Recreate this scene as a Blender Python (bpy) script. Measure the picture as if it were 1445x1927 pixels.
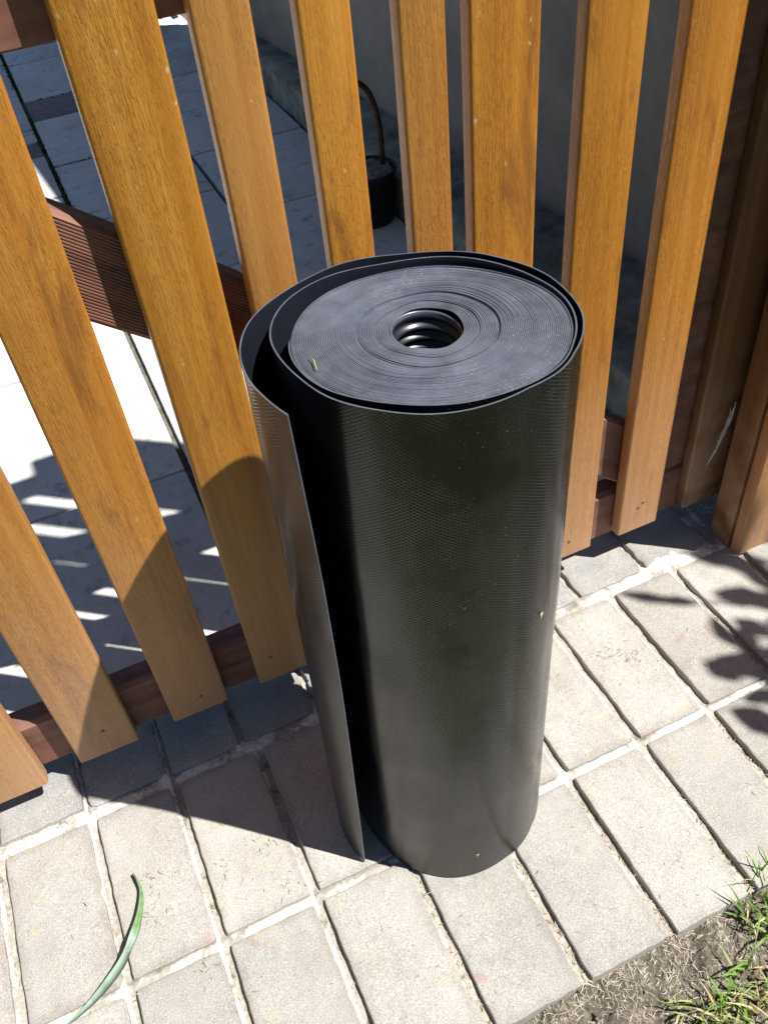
import bpy, bmesh, math, random
from math import sin, cos, pi, radians, exp
from mathutils import Vector, Matrix, noise

for o in list(bpy.data.objects):
    bpy.data.objects.remove(o, do_unlink=True)
SC = bpy.context.scene
COL = SC.collection
random.seed(7)
RND = random.Random(11)

# ------------------------------------------------------------------ camera
cam_d = bpy.data.cameras.new('camera')
cam = bpy.data.objects.new('camera', cam_d)
COL.objects.link(cam)
SC.camera = cam
cam.matrix_world = (Matrix.Translation((0, 0, 1.0)) @ Matrix.Rotation(radians(-19.51334), 4, 'Z')
                    @ Matrix.Rotation(radians(45.66792), 4, 'X') @ Matrix.Rotation(radians(-6.85068), 4, 'Z'))
cam_d.sensor_fit = 'HORIZONTAL'
cam_d.sensor_width = 36.0
cam_d.lens = 36.0 * 1691.634 / 1445.0
cam_d.clip_start = 0.01
cam_d.clip_end = 500.0

# ------------------------------------------------------------------ sky, sun, exposure
SUN_AZ = radians(-37.5)          # direction towards the sun, from +x
SUN_EL = radians(59.2)
SDIR = Vector((cos(SUN_EL) * cos(SUN_AZ), cos(SUN_EL) * sin(SUN_AZ), sin(SUN_EL)))
world = bpy.data.worlds.new('World')
SC.world = world
world.use_nodes = True
wn = world.node_tree
wn.nodes.clear()
sky = wn.nodes.new('ShaderNodeTexSky')
sky.sky_type = 'NISHITA'
sky.sun_disc = False
sky.sun_elevation = SUN_EL
sky.sun_rotation = radians(90) - SUN_AZ
sky.air_density = 0.75
sky.dust_density = 0.3
bg = wn.nodes.new('ShaderNodeBackground')
bg.inputs['Strength'].default_value = 0.050
wo = wn.nodes.new('ShaderNodeOutputWorld')
wn.links.new(sky.outputs[0], bg.inputs[0])
wn.links.new(bg.outputs[0], wo.inputs[0])

sun_d = bpy.data.lights.new('sun', 'SUN')
sun_d.energy = 5.0
sun_d.angle = radians(0.53)
sun_d.color = (1.0, 0.968, 0.91)
sun = bpy.data.objects.new('sun', sun_d)
COL.objects.link(sun)
sun.location = SDIR * 20
sun.rotation_euler = (-SDIR).to_track_quat('-Z', 'Y').to_euler()

SC.view_settings.view_transform = 'Standard'
SC.view_settings.look = 'None'
SC.view_settings.exposure = 0.78
SC.view_settings.gamma = 1.0
SC.view_settings.use_curve_mapping = False
SC.cycles.max_bounces = 8
SC.cycles.diffuse_bounces = 4
SC.cycles.glossy_bounces = 4
SC.cycles.caustics_reflective = False
SC.cycles.caustics_refractive = False

# ------------------------------------------------------------------ node helpers
class NT:
    def __init__(self, name):
        self.m = bpy.data.materials.new(name)
        self.m.use_nodes = True
        self.t = self.m.node_tree
        self.t.nodes.clear()
        self.out = self.t.nodes.new('ShaderNodeOutputMaterial')
        self.b = self.t.nodes.new('ShaderNodeBsdfPrincipled')
        self.t.links.new(self.b.outputs[0], self.out.inputs[0])

    def lk(self, src, dst):
        self.t.links.new(src, dst)

    def n(self, typ, **kw):
        nd = self.t.nodes.new(typ)
        for k, v in kw.items():
            setattr(nd, k, v)
        return nd

    def setin(self, sock, v):
        if hasattr(v, 'is_output'):
            self.lk(v, sock)
        else:
            sock.default_value = v

    def coord(self, kind='Object'):
        return self.n('ShaderNodeTexCoord').outputs[kind]

    def mapping(self, vec, scale=(1, 1, 1), loc=(0, 0, 0)):
        nd = self.n('ShaderNodeMapping')
        self.lk(vec, nd.inputs['Vector'])
        self.setin(nd.inputs['Scale'], scale)
        self.setin(nd.inputs['Location'], loc)
        return nd.outputs[0]

    def noise(self, vec, scale, detail=3, rough=0.5, out='Fac', dist=0.0):
        nd = self.n('ShaderNodeTexNoise')
        self.lk(vec, nd.inputs['Vector'])
        nd.inputs['Scale'].default_value = scale
        nd.inputs['Detail'].default_value = detail
        nd.inputs['Roughness'].default_value = rough
        nd.inputs['Distortion'].default_value = dist
        return nd.outputs[out]

    def vor(self, vec, scale, feature='F1', out='Distance'):
        nd = self.n('ShaderNodeTexVoronoi', feature=feature)
        self.lk(vec, nd.inputs['Vector'])
        nd.inputs['Scale'].default_value = scale
        return nd.outputs[out]

    def ramp(self, fac, stops):
        nd = self.n('ShaderNodeValToRGB')
        self.lk(fac, nd.inputs[0])
        el = nd.color_ramp.elements
        el[0].position, el[0].color = stops[0][0], (*stops[0][1], 1)
        el[1].position, el[1].color = stops[-1][0], (*stops[-1][1], 1)
        for p, c in stops[1:-1]:
            e = el.new(p)
            e.color = (*c, 1)
        return nd.outputs[0]

    def rng(self, v, a, b, c=0.0, d=1.0):
        nd = self.n('ShaderNodeMapRange')
        self.lk(v, nd.inputs[0])
        for i, x in enumerate((a, b, c, d)):
            nd.inputs[i + 1].default_value = x
        return nd.outputs[0]

    def math(self, op, a, b=0.0, c=0.0):
        nd = self.n('ShaderNodeMath', operation=op)
        for i, x in enumerate((a, b, c)):
            self.setin(nd.inputs[i], x)
        return nd.outputs[0]

    def mix(self, fac, a, b, mode='MIX'):
        nd = self.n('ShaderNodeMix', data_type='RGBA', blend_type=mode)
        self.setin(nd.inputs[0], fac)
        for i, x in ((6, a), (7, b)):
            self.setin(nd.inputs[i], x if hasattr(x, 'is_output') else (*x, 1))
        return nd.outputs[2]

    def sep(self, vec):
        nd = self.n('ShaderNodeSeparateXYZ')
        self.lk(vec, nd.inputs[0])
        return nd.outputs

    def bump(self, h, strength=0.5, dist=0.001, normal=None):
        nd = self.n('ShaderNodeBump')
        nd.inputs['Strength'].default_value = strength
        nd.inputs['Distance'].default_value = dist
        self.lk(h, nd.inputs['Height'])
        if normal is not None:
            self.lk(normal, nd.inputs['Normal'])
        return nd.outputs[0]

    def fin(self, color=None, rough=0.6, spec=0.4, normal=None, **kw):
        if color is not None:
            self.setin(self.b.inputs['Base Color'], color if hasattr(color, 'is_output') else (*color, 1))
        self.setin(self.b.inputs['Roughness'], rough)
        self.setin(self.b.inputs['Specular IOR Level'], spec)
        if normal is not None:
            self.lk(normal, self.b.inputs['Normal'])
        for k, v in kw.items():
            self.setin(self.b.inputs[k], v)
        return self.m

    def objrand(self):
        return self.n('ShaderNodeObjectInfo').outputs['Random']


def rand_shift(t, vec, amount=37.0):
    r = t.objrand()
    nd = t.n('ShaderNodeVectorMath', operation='ADD')
    t.lk(vec, nd.inputs[0])
    cb = t.n('ShaderNodeCombineXYZ')
    t.lk(t.math('MULTIPLY', r, amount), cb.inputs[0])
    t.lk(t.math('MULTIPLY', r, amount * 1.7), cb.inputs[1])
    t.lk(t.math('MULTIPLY', r, amount * 2.3), cb.inputs[2])
    t.lk(cb.outputs[0], nd.inputs[1])
    return nd.outputs[0]


# ------------------------------------------------------------------ materials
def mat_slat_wood():
    t = NT('stained_hardwood')
    co = t.coord()
    c = rand_shift(t, co)
    r = t.objrand()
    grain = t.noise(t.mapping(c, (75, 75, 1.6)), 1.0, 5, 0.62, dist=0.6)
    blot = t.noise(t.mapping(c, (30, 30, 5.0)), 1.0, 5, 0.68, dist=0.5)
    wide = t.noise(t.mapping(c, (6, 6, 1.6)), 1.0, 3, 0.6)
    fine = t.noise(t.mapping(c, (1250, 1250, 130)), 1.0, 2, 0.55)
    pore = t.rng(fine, 0.50, 0.68)
    long = t.rng(t.noise(t.mapping(c, (900, 900, 22)), 1.0, 3, 0.55), 0.52, 0.68)
    pmask = t.rng(t.noise(t.mapping(c, (22, 22, 3.5)), 1.0, 2), 0.30, 0.62, 0.35, 1.0)
    pore = t.math('MULTIPLY', t.math('MAXIMUM', pore, t.math('MULTIPLY', long, 0.8)), pmask)
    col = t.ramp(grain, [(0.25, (0.365, 0.142, 0.024)), (0.5, (0.490, 0.215, 0.040)), (0.75, (0.590, 0.288, 0.066))])
    col = t.mix(t.rng(wide, 0.42, 0.68, 0.0, 0.45), col, (0.33, 0.125, 0.022))
    col = t.mix(t.rng(blot, 0.56, 0.68, 0.0, 0.62), col, (0.175, 0.066, 0.024))
    col = t.mix(t.math('MULTIPLY', pore, 0.40), col, (0.130, 0.052, 0.016))
    hs = t.n('ShaderNodeHueSaturation')
    t.lk(t.rng(r, 0, 1, 0.90, 1.10), hs.inputs['Value'])
    t.lk(t.rng(t.math('FRACT', t.math('MULTIPLY', r, 3.77)), 0, 1, 0.496, 0.502), hs.inputs['Hue'])
    t.lk(t.rng(t.math('FRACT', t.math('MULTIPLY', r, 7.31)), 0, 1, 0.96, 1.03), hs.inputs['Saturation'])
    t.lk(col, hs.inputs['Color'])
    col = hs.outputs[0]
    # dust splashed up on the lowest part of the boards and fine scuffs
    z = t.sep(co)[2]
    dn = t.noise(t.mapping(c, (14, 14, 5)), 1.0, 4, 0.6)
    dust = t.math('MULTIPLY', t.rng(t.math('ADD', z, t.math('MULTIPLY', dn, 0.30)), 0.10, 0.52, 1.0, 0.0), 0.72)
    dust = t.math('MULTIPLY', dust, t.rng(fine, 0.3, 0.6, 1.0, 0.65))
    col = t.mix(dust, col, (0.47, 0.32, 0.23))
    sc = t.vor(t.mapping(c, (42, 42, 34)), 1.0)
    scm = t.math('MULTIPLY', t.rng(sc, 0.05, 0.11, 1, 0), t.rng(t.noise(t.mapping(c, (300, 300, 170)), 1.0, 2), 0.52, 0.6))
    col = t.mix(t.math('MULTIPLY', scm, 0.55), col, (0.62, 0.50, 0.38))
    h = t.math('SUBTRACT', t.math('MULTIPLY', grain, 0.4), t.math('MULTIPLY', pore, 0.8))
    n = t.bump(h, 0.55, 0.0007)
    return t.fin(col, t.rng(t.math('ADD', dust, t.math('MULTIPLY', blot, 0.2)), 0.1, 0.7, 0.40, 0.66), 0.45, n)


def mat_dark_wood(name='dark_brown_stained_wood', a=(0.085, 0.032, 0.022), b=(0.19, 0.080, 0.054), dusty=0.55):
    t = NT(name)
    c = rand_shift(t, t.coord())
    grain = t.noise(t.mapping(c, (3, 90, 60)), 1.0, 4, 0.6, dist=0.4)
    col = t.ramp(grain, [(0.3, a), (0.7, b)])
    dn = t.noise(c, 30, 4, 0.65)
    col = t.mix(t.rng(dn, 0.45, 0.75, 0.0, dusty), col, (0.26, 0.17, 0.13))
    return t.fin(col, 0.55, 0.35, t.bump(grain, 0.4, 0.0008))


def mat_post_wood():
    t = NT('shade_darkened_red_brown_wood')
    co = t.coord()
    c = rand_shift(t, co)
    grain = t.noise(t.mapping(c, (70, 70, 2.0)), 1.0, 4, 0.6, dist=0.5)
    blot = t.noise(t.mapping(c, (12, 12, 4)), 1.0, 3)
    col = t.ramp(grain, [(0.3, (0.115, 0.047, 0.018)), (0.7, (0.22, 0.098, 0.036))])  # colour lowered to stand in for the weak light on shaded faces
    col = t.mix(t.rng(blot, 0.5, 0.75, 0, 0.5), col, (0.15, 0.055, 0.018))
    z = t.sep(co)[2]
    foot_tone = t.rng(t.math('ADD', z, t.math('MULTIPLY', t.noise(c, 40, 4), 0.05)), 0.022, 0.065, 1, 0)
    col = t.mix(foot_tone, col, (0.055, 0.024, 0.018))  # darker towards the lower end
    dust = t.math('MULTIPLY', t.rng(z, 0.03, 0.30, 0.5, 0), t.rng(t.noise(c, 25, 4), 0.35, 0.6))
    col = t.mix(dust, col, (0.46, 0.31, 0.215))
    return t.fin(col, 0.55, 0.35, t.bump(grain, 0.4, 0.0007))


def mat_paver(name, base, warm, dark, spots=1.0):
    t = NT(name)
    co = t.n('ShaderNodeNewGeometry').outputs['Position']
    r = t.objrand()
    big = t.noise(co, 11, 5, 0.62)
    mid = t.noise(co, 60, 4, 0.6)
    sp = t.noise(co, 760, 3, 0.7)
    sp2 = t.vor(co, 420)
    col = t.mix(t.rng(big, 0.36, 0.66), base, warm)
    col = t.mix(t.rng(mid, 0.54, 0.76, 0, 0.28), col, dark)
    col = t.mix(t.rng(sp, 0.50, 0.68, 0, 0.62), col, dark)
    col = t.mix(t.rng(sp, 0.46, 0.30, 0, 0.75), col, (0.74, 0.72, 0.67))
    ws = t.rng(t.vor(t.mapping(co, (1, 1, 1), (0.7, 0.31, 0)), 9), 0.030, 0.055, 1, 0)
    col = t.mix(t.math('MULTIPLY', ws, 0.6), col, (0.8, 0.79, 0.76))
    pits = t.rng(sp2, 0.10, 0.20, 1.0, 0.0)
    gate = t.rng(t.noise(co, 95, 2), 0.50, 0.60)
    col = t.mix(t.math('MULTIPLY', t.math('MULTIPLY', pits, gate), 0.75), col, (0.11, 0.095, 0.075))
    # grime gathered along the edges
    oc = t.sep(t.coord())
    ed = t.math('MINIMUM', t.math('SUBTRACT', 0.0475, t.math('ABSOLUTE', oc[0])), t.math('SUBTRACT', 0.0985, t.math('ABSOLUTE', oc[1])))
    gr = t.rng(t.math('ADD', ed, t.math('MULTIPLY', t.noise(co, 45, 4, 0.7), 0.026)), 0.008, 0.022, 0.42, 0.0)
    col = t.mix(gr, col, (0.20, 0.178, 0.145))
    stain = t.math('MULTIPLY', t.rng(t.noise(co, 8, 5, 0.7), 0.56, 0.70), 0.32)
    col = t.mix(stain, col, (0.23, 0.205, 0.175))
    # lichen and rust coloured spots
    li = t.math('MULTIPLY', t.rng(t.vor(co, 26), 0.10, 0.22, 1, 0), t.rng(t.noise(co, 210, 3), 0.45, 0.6))
    col = t.mix(t.math('MULTIPLY', li, 0.40 * spots), col, (0.52, 0.45, 0.17))
    ru = t.math('MULTIPLY', t.rng(t.vor(t.mapping(co, (1, 1, 1), (3.1, 1.7, 0)), 11), 0.06, 0.12, 1, 0), t.rng(mid, 0.4, 0.55))
    col = t.mix(t.math('MULTIPLY', ru, 0.45 * spots), col, (0.36, 0.19, 0.14))
    hs = t.n('ShaderNodeHueSaturation')
    t.lk(t.rng(r, 0, 1, 0.86, 1.03), hs.inputs['Value'])
    t.lk(col, hs.inputs['Color'])
    h = t.math('ADD', t.math('MULTIPLY', sp, 0.8), t.math('SUBTRACT', t.math('MULTIPLY', mid, 1.5), t.math('MULTIPLY', pits, 0.5)))
    return t.fin(hs.outputs[0], 0.85, 0.25, t.bump(h, 0.75, 0.0011))


def mat_mortar():
    t = NT('lime_mortar')
    co = t.n('ShaderNodeNewGeometry').outputs['Position']
    big = t.noise(co, 21, 3, 0.6)
    sm = t.noise(co, 210, 4, 0.65)
    sand = t.ramp(sm, [(0.3, (0.27, 0.25, 0.215)), (0.7, (0.43, 0.405, 0.36))])
    lime = t.ramp(sm, [(0.3, (0.52, 0.50, 0.47)), (0.7, (0.80, 0.79, 0.765))])
    att = t.n('ShaderNodeAttribute', attribute_name='lime').outputs['Fac']
    f = t.math('ADD', att, t.math('ADD', t.math('MULTIPLY', t.math('SUBTRACT', big, 0.5), 2.6),
                                  t.math('MULTIPLY', t.math('SUBTRACT', sm, 0.5), 0.7)))
    col = t.mix(t.rng(f, 0.34, 0.66), sand, lime)
    moss = t.math('MULTIPLY', t.rng(t.noise(co, 34, 4, 0.7), 0.58, 0.68), t.rng(f, 0.15, 0.45, 0.8, 0))
    col = t.mix(moss, col, (0.085, 0.11, 0.03))
    return t.fin(col, 0.92, 0.15, t.bump(sm, 0.6, 0.0010))


def mat_slab():
    t = NT('pale_concrete_slab')
    co = t.n('ShaderNodeNewGeometry').outputs['Position']
    r = t.objrand()
    big = t.noise(co, 5.5, 5, 0.65)
    mid = t.noise(co, 38, 4, 0.6)
    sp = t.noise(co, 330, 2, 0.6)
    col = t.ramp(big, [(0.32, (0.60, 0.595, 0.57)), (0.5, (0.72, 0.71, 0.68)), (0.7, (0.80, 0.79, 0.76))])
    col = t.mix(t.rng(mid, 0.5, 0.75, 0, 0.4), col, (0.46, 0.455, 0.44))
    dirt = t.math('MULTIPLY', t.rng(t.noise(co, 19, 6, 0.75), 0.56, 0.66), 0.5)
    col = t.mix(dirt, col, (0.17, 0.17, 0.15))
    col = t.mix(t.rng(sp, 0.55, 0.75, 0, 0.3), col, (0.28, 0.28, 0.27))
    hs = t.n('ShaderNodeHueSaturation')
    t.lk(t.rng(r, 0, 1, 0.88, 1.08), hs.inputs['Value'])
    t.lk(col, hs.inputs['Color'])
    return t.fin(hs.outputs[0], 0.85, 0.25, t.bump(mid, 0.4, 0.002))


def mat_simple(name, a, b, scale=40, rough=0.8, spec=0.3, bump=0.4, bd=0.002, detail=4):
    t = NT(name)
    co = t.n('ShaderNodeNewGeometry').outputs['Position']
    f = t.noise(co, scale, detail, 0.65)
    col = t.ramp(f, [(0.32, a), (0.68, b)])
    return t.fin(col, rough, spec, t.bump(f, bump, bd))


def mat_ground():
    t = NT('lawn_ground')
    co = t.n('ShaderNodeNewGeometry').outputs['Position']
    a = t.noise(co, 3.0, 5, 0.65)
    b = t.noise(co, 70, 4, 0.7)
    grass = t.ramp(b, [(0.3, (0.022, 0.050, 0.012)), (0.7, (0.075, 0.135, 0.030))])
    soil = t.ramp(b, [(0.3, (0.085, 0.066, 0.047)), (0.7, (0.20, 0.165, 0.12))])
    col = t.mix(t.rng(a, 0.60, 0.68), grass, soil)
    return t.fin(col, 0.95, 0.1, t.bump(b, 0.8, 0.01))


def mat_soil():
    t = NT('dry_soil')
    co = t.n('ShaderNodeNewGeometry').outputs['Position']
    a = t.noise(co, 22, 5, 0.7)
    b = t.noise(co, 160, 4, 0.7)
    col = t.ramp(b, [(0.28, (0.045, 0.038, 0.031)), (0.5, (0.135, 0.115, 0.093)), (0.75, (0.34, 0.305, 0.255))])
    col = t.mix(t.rng(a, 0.45, 0.7, 0, 0.7), col, (0.085, 0.075, 0.052))
    return t.fin(col, 0.95, 0.1, t.bump(b, 1.0, 0.004))


def mat_attr_foliage(name, rough=0.5, spec=0.35, trans=0.25):
    t = NT(name)
    at = t.n('ShaderNodeAttribute', attribute_name='tint')
    col = at.outputs['Color']
    m = t.fin(col, rough, spec)
    tr = t.n('ShaderNodeBsdfTranslucent')
    t.lk(col, tr.inputs[0])
    mx = t.n('ShaderNodeMixShader')
    mx.inputs[0].default_value = trans
    t.lk(t.b.outputs[0], mx.inputs[1])
    t.lk(tr.outputs[0], mx.inputs[2])
    t.lk(mx.outputs[0], t.out.inputs[0])
    return m


def mat_embossed():
    t = NT('black_embossed_plastic')
    uv = t.sep(t.coord('UV'))
    a = t.math('MULTIPLY', uv[0], 1 / 0.0052)
    b = t.math('MULTIPLY', uv[1], 1 / 0.0031)

    def ridge(x):
        s = t.math('ABSOLUTE', t.math('COSINE', t.math('MULTIPLY', x, pi)))
        return t.math('POWER', s, 13.0)
    h = t.math('MAXIMUM', ridge(t.math('ADD', a, b)), ridge(t.math('SUBTRACT', a, b)))
    co = t.coord('Object')
    h = t.math('MULTIPLY', h, t.rng(t.noise(co, 13, 4, 0.65), 0.35, 0.62, 0.35, 1.0))
    cl = t.noise(co, 7, 4, 0.6)
    dust = t.math('MULTIPLY', t.rng(t.noise(co, 420, 2), 0.66, 0.74), t.rng(t.noise(co, 22, 3), 0.48, 0.62))
    z = t.sep(co)[2]
    low = t.rng(t.math('ADD', z, t.math('MULTIPLY', cl, 0.2)), 0.10, 0.46, 0.42, 0.0)
    col = t.mix(t.math('MULTIPLY', h, 0.8), (0.0022, 0.0030, 0.0038), (0.0085, 0.0095, 0.0106))
    col = t.mix(low, col, (0.0155, 0.0158, 0.0168))
    scuff = t.math('MULTIPLY', t.rng(t.noise(t.mapping(co, (30, 30, 300)), 1.0, 3, 0.6), 0.60, 0.70), t.rng(t.noise(co, 6.5, 3, 0.6), 0.54, 0.66))
    col = t.mix(t.math('MULTIPLY', dust, 0.35), col, (0.25, 0.23, 0.20))
    col = t.mix(t.math('MULTIPLY', scuff, 0.045), col, (0.30, 0.29, 0.28))
    rough = t.math('ADD', t.rng(cl, 0.35, 0.65, 0.15, 0.22), t.math('MULTIPLY', low, 0.16))
    return t.fin(col, rough, 0.62, t.bump(h, 0.9, 0.00020))


def mat_smooth_plastic(name, col=(0.014, 0.016, 0.025), rough=0.30):
    t = NT(name)
    co = t.coord('Object')
    n1 = t.noise(co, 30, 3)
    return t.fin(col, t.rng(n1, 0.3, 0.7, rough - 0.05, rough + 0.08), 0.5, t.bump(t.noise(co, 14, 2), 0.08, 0.004))


def mat_sheet_edge():
    t = NT('cut_plastic_edge')
    co = t.coord('Object')
    f = t.noise(co, 60, 4, 0.6)
    g = t.noise(co, 11, 3, 0.6)
    col = t.ramp(f, [(0.32, (0.066, 0.077, 0.106)), (0.68, (0.102, 0.117, 0.154))])
    sp = t.math('MULTIPLY', t.rng(t.noise(co, 480, 2), 0.64, 0.72), t.rng(t.noise(co, 15, 3), 0.50, 0.62))
    col = t.mix(t.math('MULTIPLY', sp, 0.45), col, (0.42, 0.40, 0.36))
    return t.fin(col, t.rng(g, 0.36, 0.64, 0.24, 0.38), 0.8)


M = {}
M['slat'] = mat_slat_wood()
M['rail'] = mat_dark_wood('weathered_rail_wood', (0.11, 0.045, 0.032), (0.24, 0.11, 0.08))
M['brace'] = mat_dark_wood('weathered_grooved_board', (0.14, 0.060, 0.042), (0.29, 0.145, 0.105))
M['stile'] = mat_dark_wood()
M['post'] = mat_post_wood()
M['paver'] = mat_paver('sandy_concrete_paver', (0.385, 0.366, 0.336), (0.465, 0.445, 0.412), (0.170, 0.155, 0.135))
M['paver_grey'] = mat_paver('grey_threshold_paver', (0.30, 0.302, 0.302), (0.40, 0.375, 0.345), (0.17, 0.17, 0.175), 0.5)
M['mortar'] = mat_mortar()
M['slab'] = mat_slab()
M['slab_dark'] = mat_simple('dark_slab', (0.20, 0.17, 0.16), (0.32, 0.28, 0.27), 50)
M['bed'] = mat_simple('terrace_bed', (0.07, 0.07, 0.055), (0.18, 0.17, 0.14), 60)
M['wall'] = mat_simple('rendered_wall', (0.16, 0.148, 0.145), (0.29, 0.272, 0.262), 3.5, 0.8, 0.2, 0.3, 0.003, 8)
M['plinth'] = mat_simple('mossy_concrete', (0.10, 0.115, 0.085), (0.36, 0.36, 0.32), 14, 0.9, 0.2, 0.7, 0.006, 6)
M['ground'] = mat_ground()
M['soil'] = mat_soil()
M['blade'] = mat_attr_foliage('grass_blades')
M['straw'] = mat_attr_foliage('dry_straw', 0.7, 0.2, 0.1)
M['leafshrub'] = mat_simple('shrub_leaf', (0.035, 0.075, 0.018), (0.075, 0.13, 0.03), 30, 0.45, 0.4)
M['bark'] = mat_simple('bark', (0.06, 0.045, 0.03), (0.13, 0.10, 0.07), 60)
M['emboss'] = mat_embossed()
M['smooth'] = mat_smooth_plastic('black_smooth_plastic')
M['tube'] = mat_smooth_plastic('black_glossy_core', (0.014, 0.016, 0.022), 0.38)
M['edge'] = mat_sheet_edge()
M['nail'] = mat_simple('dull_nail', (0.07, 0.055, 0.045), (0.20, 0.17, 0.15), 600, 0.5, 0.5, 0.2, 0.0005)
M['pot'] = mat_simple('black_bucket', (0.006, 0.006, 0.007), (0.016, 0.016, 0.018), 30, 0.5, 0.4, 0.2)
M['cement'] = mat_simple('rough_cement', (0.10, 0.10, 0.105), (0.40, 0.40, 0.40), 45, 0.9, 0.2, 1.0, 0.01)
M['rust'] = mat_simple('rusty_steel', (0.035, 0.015, 0.009), (0.10, 0.045, 0.025), 90, 0.8, 0.3)
M['web'] = mat_simple('pale_fibre', (0.42, 0.39, 0.35), (0.66, 0.63, 0.58), 200, 0.8, 0.2)
M['crumb'] = mat_simple('pale_crumb', (0.40, 0.30, 0.19), (0.66, 0.54, 0.38), 300, 0.8, 0.2)


# ------------------------------------------------------------------ mesh helpers
def link(name, me, mats=None, parent=None, smooth=False):
    o = bpy.data.objects.new(name, me)
    COL.objects.link(o)
    if mats is not None:
        for m in (mats if isinstance(mats, (list, tuple)) else [mats]):
            if me.materials.find(m.name) < 0 or isinstance(mats, (list, tuple)):
                me.materials.append(m)
    if parent is not None:
        o.parent = parent
    if smooth:
        me.shade_smooth()
    return o


def mesh(name, V, F):
    me = bpy.data.meshes.new(name)
    me.from_pydata([tuple(v) for v in V], [], F)
    me.update()
    return me


def tag(o, label=None, cat=None, group=None, kind=None):
    for k, v in (('label', label), ('category', cat), ('group', group), ('kind', kind)):
        if v:
            o[k] = v
    return o


def empty(name, loc=(0, 0, 0)):
    o = bpy.data.objects.new(name, None)
    COL.objects.link(o)
    o.location = loc
    o.empty_display_size = 0.05
    return o


def rounded_prism(name, w, d, h, r=0.003, seg=3, top_r=0.0, nz=1):
    """box w (x) * d (y) * h (z), base at z=0, x,y from 0; long edges rounded, ends slightly eased"""
    prof = []
    for cx, cy, a0 in ((w - r, r, -90), (w - r, d - r, 0), (r, d - r, 90), (r, r, 180)):
        for i in range(seg + 1):
            a = radians(a0 + 90 * i / seg)
            prof.append((cx + r * cos(a), cy + r * sin(a)))
    n = len(prof)
    e = min(0.0015, r * 0.6)

    def ring(z, inset):
        s = []
        for x, y in prof:
            s.append((x + (inset if x < w / 2 else -inset), y + (inset if y < d / 2 else -inset), z))
        return s
    zs = [(0, e), (e, 0)] + [(e + (h - 2 * e) * k / nz, 0) for k in range(1, nz)] + [(h - e, 0), (h, e)]
    V = []
    for z, i in zs:
        V += ring(z, i)
    F = [tuple(reversed(range(n))), tuple(range(len(V) - n, len(V)))]
    for k in range(len(zs) - 1):
        for i in range(n):
            j = (i + 1) % n
            F.append((k * n + i, k * n + j, (k + 1) * n + j, (k + 1) * n + i))
    me = mesh(name, V, F)
    me.shade_smooth()
    me.set_sharp_from_angle(angle=radians(38))
    return me


def add_box(V, F, x0, x1, y0, y1, z0, z1):
    b = len(V)
    V += [(x0, y0, z0), (x1, y0, z0), (x1, y1, z0), (x0, y1, z0), (x0, y0, z1), (x1, y0, z1), (x1, y1, z1), (x0, y1, z1)]
    F += [tuple(b + i for i in f) for f in ((0, 3, 2, 1), (4, 5, 6, 7), (0, 1, 5, 4), (1, 2, 6, 5), (2, 3, 7, 6), (3, 0, 4, 7))]


def bevel_mesh(me, w, seg=2):
    bm = bmesh.new()
    bm.from_mesh(me)
    bmesh.ops.bevel(bm, geom=bm.edges[:], offset=w, segments=seg, affect='EDGES', profile=0.6)
    bm.to_mesh(me)
    bm.free()
    me.shade_smooth()
    me.set_sharp_from_angle(angle=radians(40))
    return me


def box_mesh(name, x0, x1, y0, y1, z0, z1, bev=0.002):
    V, F = [], []
    add_box(V, F, x0, x1, y0, y1, z0, z1)
    return bevel_mesh(mesh(name, V, F), bev)


def set_uv(me, uvs):
    lay = me.uv_layers.new(name='UVMap')
    for p in me.polygons:
        for li in p.loop_indices:
            lay.data[li].uv = uvs[me.loops[li].vertex_index]


def tube(V, F, pts, rad, n=8):
    b = len(V)
    m = len(pts)
    for i, p in enumerate(pts):
        p = Vector(p)
        a = Vector(pts[max(i - 1, 0)])
        c = Vector(pts[min(i + 1, m - 1)])
        d = (c - a).normalized()
        u = d.orthogonal().normalized() if abs(d.z) > 0.99 else d.cross(Vector((0, 0, 1))).normalized()
        w = d.cross(u)
        r = rad[i] if isinstance(rad, (list, tuple)) else rad
        for k in range(n):
            t = 2 * pi * k / n
            V.append(p + u * (r * cos(t)) + w * (r * sin(t)))
    for i in range(m - 1):
        for k in range(n):
            j = (k + 1) % n
            F.append((b + i * n + k, b + i * n + j, b + (i + 1) * n + j, b + (i + 1) * n + k))
    F.append(tuple(b + k for k in reversed(range(n))))
    F.append(tuple(b + (m - 1) * n + k for k in range(n)))


def fbm(x, y, z=0.0, o=4):
    return noise.fractal(Vector((x, y, z)), 1.0, 2.0, o)


# ------------------------------------------------------------------ ground
V = [(-60, -60, -0.075), (60, -60, -0.075), (60, 60, -0.075), (-60, 60, -0.075)]
ground = tag(link('ground', mesh('ground', V, [(0, 1, 2, 3)]), M['ground']), 'green lawn ground around the paved path', None, None, 'structure')


def grid_mesh(name, x0, x1, y0, y1, nx, ny, zf):
    V, F = [], []
    for j in range(ny + 1):
        for i in range(nx + 1):
            x = x0 + (x1 - x0) * i / nx
            y = y0 + (y1 - y0) * j / ny
            V.append((x, y, zf(x, y)))
    for j in range(ny):
        for i in range(nx):
            a = j * (nx + 1) + i
            F.append((a, a + 1, a + nx + 2, a + nx + 1))
    me = mesh(name, V, F)
    me.shade_smooth()
    return me


def soil_z(x, y):
    near = max(0.0, min(1.0, (0.232 - y) / 0.05))
    return -0.016 + 0.011 * fbm(x * 26, y * 26) + 0.006 * fbm(x * 80, y * 80, 3) - 0.010 * near


soil = tag(link('soil', grid_mesh('soil', -1.1, 1.7, -0.75, 0.262, 330, 120, soil_z), M['soil']),
           'brown dry soil strip along the paving edge', None, None, 'structure')

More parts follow.
